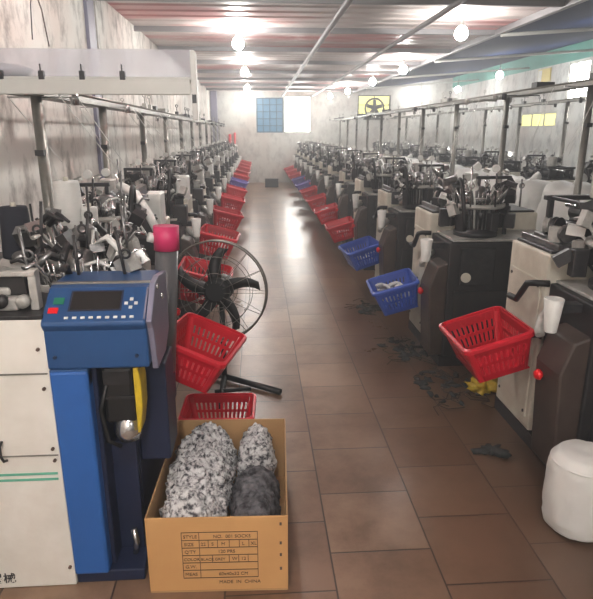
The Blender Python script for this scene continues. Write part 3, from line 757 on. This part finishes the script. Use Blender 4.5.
# wall hook with two wires
hk = empty('wall_hook',(XL+.02,4.25,2.55)); tag(hk,'dark wall hook with two thin wires on the dirty left wall','hook')
MB().obox((0,0,.06),(.03,.06,.14),(0,0,0)).build('bracket','brownnote',hk,bev=.008)
MB().tube([(.01,.0,.0),(.02,-.1,-.15),(.02,-.14,-.36)],.004,5).build('wire','dkgrey',hk)
MB().tube([(.01,.0,.0),(.02,.1,-.14),(.02,.17,-.36)],.005,5).build('wire','brownnote',hk)

# ------------------------------------------------------------------ cardboard box with bundles
K = empty('cardboard_box', (-.168, 1.735, 0), R(-2)); tag(K, 'open tan cardboard box of grey sock bundles, front centre of the aisle', 'box')
w2, Lb, H = .252, .72, .318
tk = .006
def panel(m, n, mt='card'): return m.build(n, mt, K)
box(-w2,w2,0,Lb,.0,.006).build('bottom','card_in',K)
fp = box(-w2,w2,0,tk,.006,H).build('front_panel','card',K,bev=.002)
box(-w2,w2,Lb-tk,Lb,.006,H).build('back_panel','card_in',K,bev=.002)
box(-w2,-w2+tk,tk,Lb-tk,.006,H).build('side_panel','card_in',K,bev=.002)
box(w2-tk,w2,tk,Lb-tk,.006,H).build('side_panel','card_in',K,bev=.002)
lbm = MB()
def ln(x0,z0,x1,z1,t=.0022):
    if abs(x1-x0) > abs(z1-z0): lbm.box(x0,x1,-.0012,.0004,z0-t/2,z0+t/2)
    else: lbm.box(x0-t/2,x0+t/2,-.0012,.0004,z0,z1)
gx0, gx1 = -.127, .143; zr = [.257,.224,.192,.160,.128,.096,.062]
for z_ in zr: ln(gx0,z_,gx1,z_)
ln(gx0,zr[-1],gx0,zr[0]); ln(gx1,zr[-1],gx1,zr[0]); ln(gx0+.062,zr[-1],gx0+.062,zr[0])
for xx in (-.033,.0,.042,.078,.112): ln(xx,zr[2],xx,zr[1])
for xx in (-.02,.04,.074,.108): ln(xx,zr[4],xx,zr[3])
lbm.build('printed_table','ink',fp)
def tx(s, x, z, size=.0185): text_mesh(s, size, 'lettering', 'ink', fp, (x,-.0008,z), (PI/2,0,0))
tx('STYLE',gx0+.006,.233); tx('SIZE',gx0+.008,.201); tx('Q\'TY',gx0+.008,.169); tx('COLOR',gx0+.004,.137,.0165); tx('G.W.',gx0+.008,.105); tx('MEAS',gx0+.006,.072)
tx('NO.  001 SOCKS',-.015,.233); 
for s_, x_ in (('22',-.060),('S',-.022),('M',.013),('L',.087),('XL',.118)): tx(s_, x_, .201)
tx('120 PRS',.0,.169); tx('BLACK',-.062,.137,.0155); tx('GREY',-.012,.137,.0155); tx('W',.05,.137); tx('12',.082,.137); tx('60x40x32 CM',-.0,.072)
tx('MADE  IN  CHINA',.0,.036,.019)
for z_ in (.28,.20,.15,.09): lb_ = box(w2-.03,w2-.022,-.001,.0004,z_,z_+.012).build('staple','brownnote',fp)

def roll(name, c, L, r, seed, mt, label, rot=0, n=96, m=120, amp=.35, rz=None):
    rz = rz or r*.9
    mb = MB(); vs = []
    for i in range(m+1):
        t = i/m; e = (1-abs(2*t-1)**12)**.5 if 0 < t < 1 else 0.02
        for j in range(n):
            a = 2*PI*j/n; d = Vector((math.cos(a), 0, math.sin(a)))
            p = Vector((d.x*r, (t-.5)*L, d.z*rz))
            q = p*1.0 + Vector((seed,seed,seed))
            cell = noise.voronoi(q*24)[0]
            k = 1 - amp*.42*min(1, cell[0]*1.2) + amp*.5*noise.noise(q*14) + .10*noise.noise(q*5) + amp*.35*noise.noise(q*60)
            vs.append((d.x*r*k*e, (t-.5)*L, d.z*rz*k*e))
    fs = [(i*n+j, i*n+(j+1)%n, (i+1)*n+(j+1)%n, (i+1)*n+j) for i in range(m) for j in range(n)]
    mb.add(vs, fs, True)
    o = mb.build(name, mt); o.location = c; o.rotation_euler = (0,0,rot)
    tag(o, label, 'sock bundle')
    return o
s1 = roll('sock_bundle', (-.262,2.085,.212), .66, .130, 2, 'marl', 'long fluffy light grey sock bundle filling the left of the cardboard box', R(-3), rz=.155)
roll('sock_bundle', (-.035,2.31,.175), .24, .09, 7, 'marl', 'short pale grey sock bundle at the back right of the cardboard box', R(3), 64, 60, rz=.155)
roll('sock_bundle', (-.04,1.955,.158), .40, .104, 11, 'marl_dk', 'dark grey sock bundle low at the front right of the cardboard box', R(-2), 72, 90, .25, rz=.135)

# ------------------------------------------------------------------ floor fan
F = empty('floor_fan', (-.1,3.43,0)); tag(F, 'black industrial floor fan with round wire guard behind the red basket', 'fan')
fc = Vector((-.17,.05,.665)); tl = (R(84),0,R(-8))
fm = Euler(tl).to_matrix()
def fp_(r, a, z): return fc + fm @ Vector((r*math.cos(a), r*math.sin(a), z))
for zc_, rr in ((.05,.315),(-.05,.315)):
    g = MB()
    for q, r_ in enumerate((.315,.22,.12)):
        if q == 0: g.ring(fc+fm@Vector((0,0,zc_*.6)), r_, .006, 40, 6, tl)
        else: g.ring(fc+fm@Vector((0,0,zc_*(1+.15*q))), r_, .0022, 36, 4, tl)
    for k in range(14):
        a = 2*PI*k/14; g.tube([fp_(.315,a,zc_*.6), fp_(.22,a,zc_*1.3), fp_(.06,a,zc_*1.6)], .002, 4)
    g.build('wire_guard','wirem',F)
for k in range(5):
    a0 = 2*PI*k/5 + R(98); bl = MB(); vs = []
    for i in range(7):
        t = i/6; r_ = .05+.225*t; aa = a0 - .32*t*t
        wd = .085*(1-.3*t); 
        for s_ in (-1,1):
            c0 = fp_(r_, aa + s_*wd/(2*max(r_,.08)), s_*.018*(1-.3*t)); vs += [c0, c0 + fm@Vector((0,0,.006))]
    fs = []
    for i in range(6):
        o = i*4; fs += [(o,o+2,o+6,o+4),(o+1,o+5,o+7,o+3),(o,o+4,o+5,o+1),(o+2,o+3,o+7,o+6)]
    fs += [(0,1,3,2),(24,26,27,25)]
    bl.add(vs,fs,True); bl.build('blade','rubber',F)
MB().tube([fc+fm@Vector((0,0,.035)),fc+fm@Vector((0,0,.02)),fc+fm@Vector((0,0,-.03))],[.06,.085,.085],18).build('hub','rubber',F)
MB().tube([fc+fm@Vector((0,0,-.06)),fc+fm@Vector((0,0,-.10)),fc+fm@Vector((0,0,-.22)),fc+fm@Vector((0,0,-.24))],[.06,.085,.08,.05],18).build('motor','rubber',F)
MB().tube([(fc.x+.02,fc.y+.13,.0),(fc.x+.02,fc.y+.13,fc.z)],.018,12).build('pole','rubber',F)
px_, py_ = fc.x+.02, fc.y+.13
MB().tube([(px_,py_,.03),(.22,-.07,.02)],.02,8).build('leg','rubber',F)
MB().tube([(px_,py_,.03),(-.16,-.26,.02)],.018,8).build('leg','rubber',F)
MB().tube([(px_,py_,.03),(-.30,.22,.02)],.018,8).build('leg','rubber',F)
MB().tube([(-.20,-.06,.03),(.03,-.02,.025)],.013,8).build('leg_brace','rubber',F)

# ------------------------------------------------------------------ sacks and floor things on the right
bagP = empty('wrapped_roll', (1.325,2.0,0)); tag(bagP, 'white plastic wrapped roll standing on the floor at the lower right', 'roll')
mb = MB(); vs=[]; n_=48; prof0 = [(0,.0),(.11,.0),(.14,.02),(.155,.08),(.158,.2),(.155,.32),(.148,.36),(.12,.395),(.06,.405),(0,.40)]
prof_ = []
for (r0_,z0_),(r1_,z1_) in zip(prof0, prof0[1:]): prof_ += [(r0_+(r1_-r0_)*t_/4, z0_+(z1_-z0_)*t_/4) for t_ in range(4)]
prof_.append(prof0[-1])
for i,(r_,z_) in enumerate(prof_):
    r_ *= .87; z_ *= .9
    for j in range(n_):
        a = 2*PI*j/n_; k_ = 1+.05*noise.noise(Vector((math.cos(a)*3,math.sin(a)*3,z_*14)))+.05*abs(noise.noise(Vector((math.cos(a)*5+3*z_,math.sin(a)*5,z_*22))))+.02*math.sin(9*a+z_*20)*(1 if z_>.3 else .4)
        vs.append((r_*k_*math.cos(a), r_*k_*math.sin(a), z_))
mb.add(vs,[(i*n_+j,i*n_+(j+1)%n_,(i+1)*n_+(j+1)%n_,(i+1)*n_+j) for i in range(len(prof_)-1) for j in range(n_)],True)
mb.build('wrapping','sack',bagP)
MB().ring((0,0,.32),.128,.005,40,6).build('tie_band','white_clean',bagP)
for i,(x_,y_,rx,ry,hz) in enumerate([(2.98,4.35,.27,.42,1.10),(3.0,5.25,.26,.40,1.16),(2.98,6.1,.26,.38,1.12),(3.0,6.95,.25,.38,1.10),(2.98,7.85,.25,.40,1.14),(3.0,8.9,.25,.40,1.12),(2.98,10.1,.25,.42,1.12),(3.0,11.5,.25,.40,1.12)]):
    P = empty('yarn_sack',(x_,y_,0))
    MB().blob((0,0,hz/2),rx,ry,hz/2,.09,4.2,i+2,40,28,.45,0).build('sack_body','sack',P)
    MB().tube([(-.04,0,hz*.96),(0,.02,hz+.03),(.05,.03,hz+.05)],[.05,.03,.045],10).build('tied_neck','sack',P)
    tag(P,'big stuffed white woven sack behind the right row, %s from the camera'%ORD[i],'sack','white sacks behind the right row')
gb = box(-.13,.13,-.16,.16,0,.30).build('grey_box', M['lilac'], bev=.01); gb.location=(2.98,6.1,1.17); tag(gb,'small grey lilac box standing on top of the third white sack','box')
bpy.data.objects.remove(gb)
def lint(x,y,r,seed,mt,name,label,h=.02,cat='lint',stuff=True):
    mb = MB(); rn = random.Random(seed)
    if stuff:
        for k in range(46):
            a = rn.random()*6.28; q = r*1.25*rn.random()**.6
            if k % 2: mb.blob((q*math.cos(a), 1.6*q*math.sin(a), .002), .012+.03*rn.random(), .012+.03*rn.random(), h*(.3+rn.random()*.5), .9, 40, k+seed, 10, 6, zmin=.001)
            else:
                x0, y0_ = q*math.cos(a), 1.6*q*math.sin(a); b = rn.random()*6.28
                mb.tube([(x0+.05*t*math.cos(b+.8*t), y0_+.05*t*math.sin(b+.8*t), .004) for t in range(4)], .0025, 4)
    else: mb.blob((0,0,h*.5), r, r*.8, h, 1.1, 28, seed, 28, 12, zmin=.001)
    o = mb.build(name, mt); o.location=(x,y,0)
    tag(o,label,cat,kind='stuff' if stuff else None); return o
lint(1.24,3.42,.17,3,'lintm','lint_scraps','dark lint and thread scraps on the floor between the first and second right machines',.02)
lint(1.12,4.1,.14,5,'lintm','lint_scraps','dark lint scraps on the tiles by the foot of the second right machine',.018)
lint(1.05,5.2,.12,8,'lintm','lint_scraps','dark lint scraps on the tiles beneath the second blue basket',.015)
lint(1.20,2.60,.075,6,'lintm','floor_rag','small black rag lying on the tiles near the white roll',.018,'rag',False)
lint(1.46,3.35,.10,9,'yellow','yellow_cloth','crumpled yellow cloth on the floor between the first two right machines',.05,'cloth',False)
cr = empty('floor_crate',(.42,17.85,0)); tag(cr,'small dark crate on the floor at the far end of the aisle','crate')
MB().box(-.2,.2,-.15,.15,0,.015).box(-.2,.2,-.15,-.135,.015,.25).box(-.2,.2,.135,.15,.015,.25).box(-.2,-.185,-.135,.135,.015,.25).box(.185,.2,-.135,.135,.015,.25).build('crate_body','black',cr,bev=.004)
box(-.21,.21,-.16,.16,.24,.26).build('crate_lid','dkgrey',cr,bev=.003)
# red pipe on the end wall, far left
rp_ = MB().cyl((-.88,Y1-.05,0),(-.88,Y1-.05,1.55),.045,12).build('red_pipe','red_p2'); tag(rp_,'short red upright pipe on the end wall behind the left row','pipe')
rp2 = MB().cyl((-.72,Y1-.05,0),(-.72,Y1-.05,1.6),.03,12).build('red_pipe','red_p2'); tag(rp2,'thinner red upright pipe right of the other one, end wall','pipe')

# ------------------------------------------------------------------ world, camera, view
w = bpy.data.worlds.new('world'); SC.world = w; w.use_nodes = True
w.node_tree.nodes['Background'].inputs['Color'].default_value = (.8,.88,1,1); w.node_tree.nodes['Background'].inputs['Strength'].default_value = .5
# pale lint haze in the air of the room
vsn = w.node_tree.nodes.new('ShaderNodeVolumeScatter'); vsn.inputs['Density'].default_value = .021; vsn.inputs['Anisotropy'].default_value = .35
vsn.inputs['Color'].default_value = (.96,.97,1,1)
w.node_tree.links.new(vsn.outputs['Volume'], [q_ for q_ in w.node_tree.nodes if q_.type == 'OUTPUT_WORLD'][0].inputs['Volume'])
cam = bpy.data.cameras.new('camera'); co = bpy.data.objects.new('camera', cam); C.objects.link(co)
cam.sensor_fit = 'HORIZONTAL'; cam.sensor_width = 36; cam.lens = 36*573/593; cam.clip_start = .02
co.location = (0,0,1.62)
a_, p_ = R(3.79), R(16.3)
fwd = Vector((math.sin(a_)*math.cos(p_), math.cos(a_)*math.cos(p_), -math.sin(p_)))
co.rotation_euler = fwd.to_track_quat('-Z','Y').to_euler()
SC.camera = co
vs_ = SC.view_settings; vs_.view_transform = 'Standard'; vs_.look = 'None'; vs_.gamma = 1; vs_.use_curve_mapping = False; vs_.exposure = 0.42
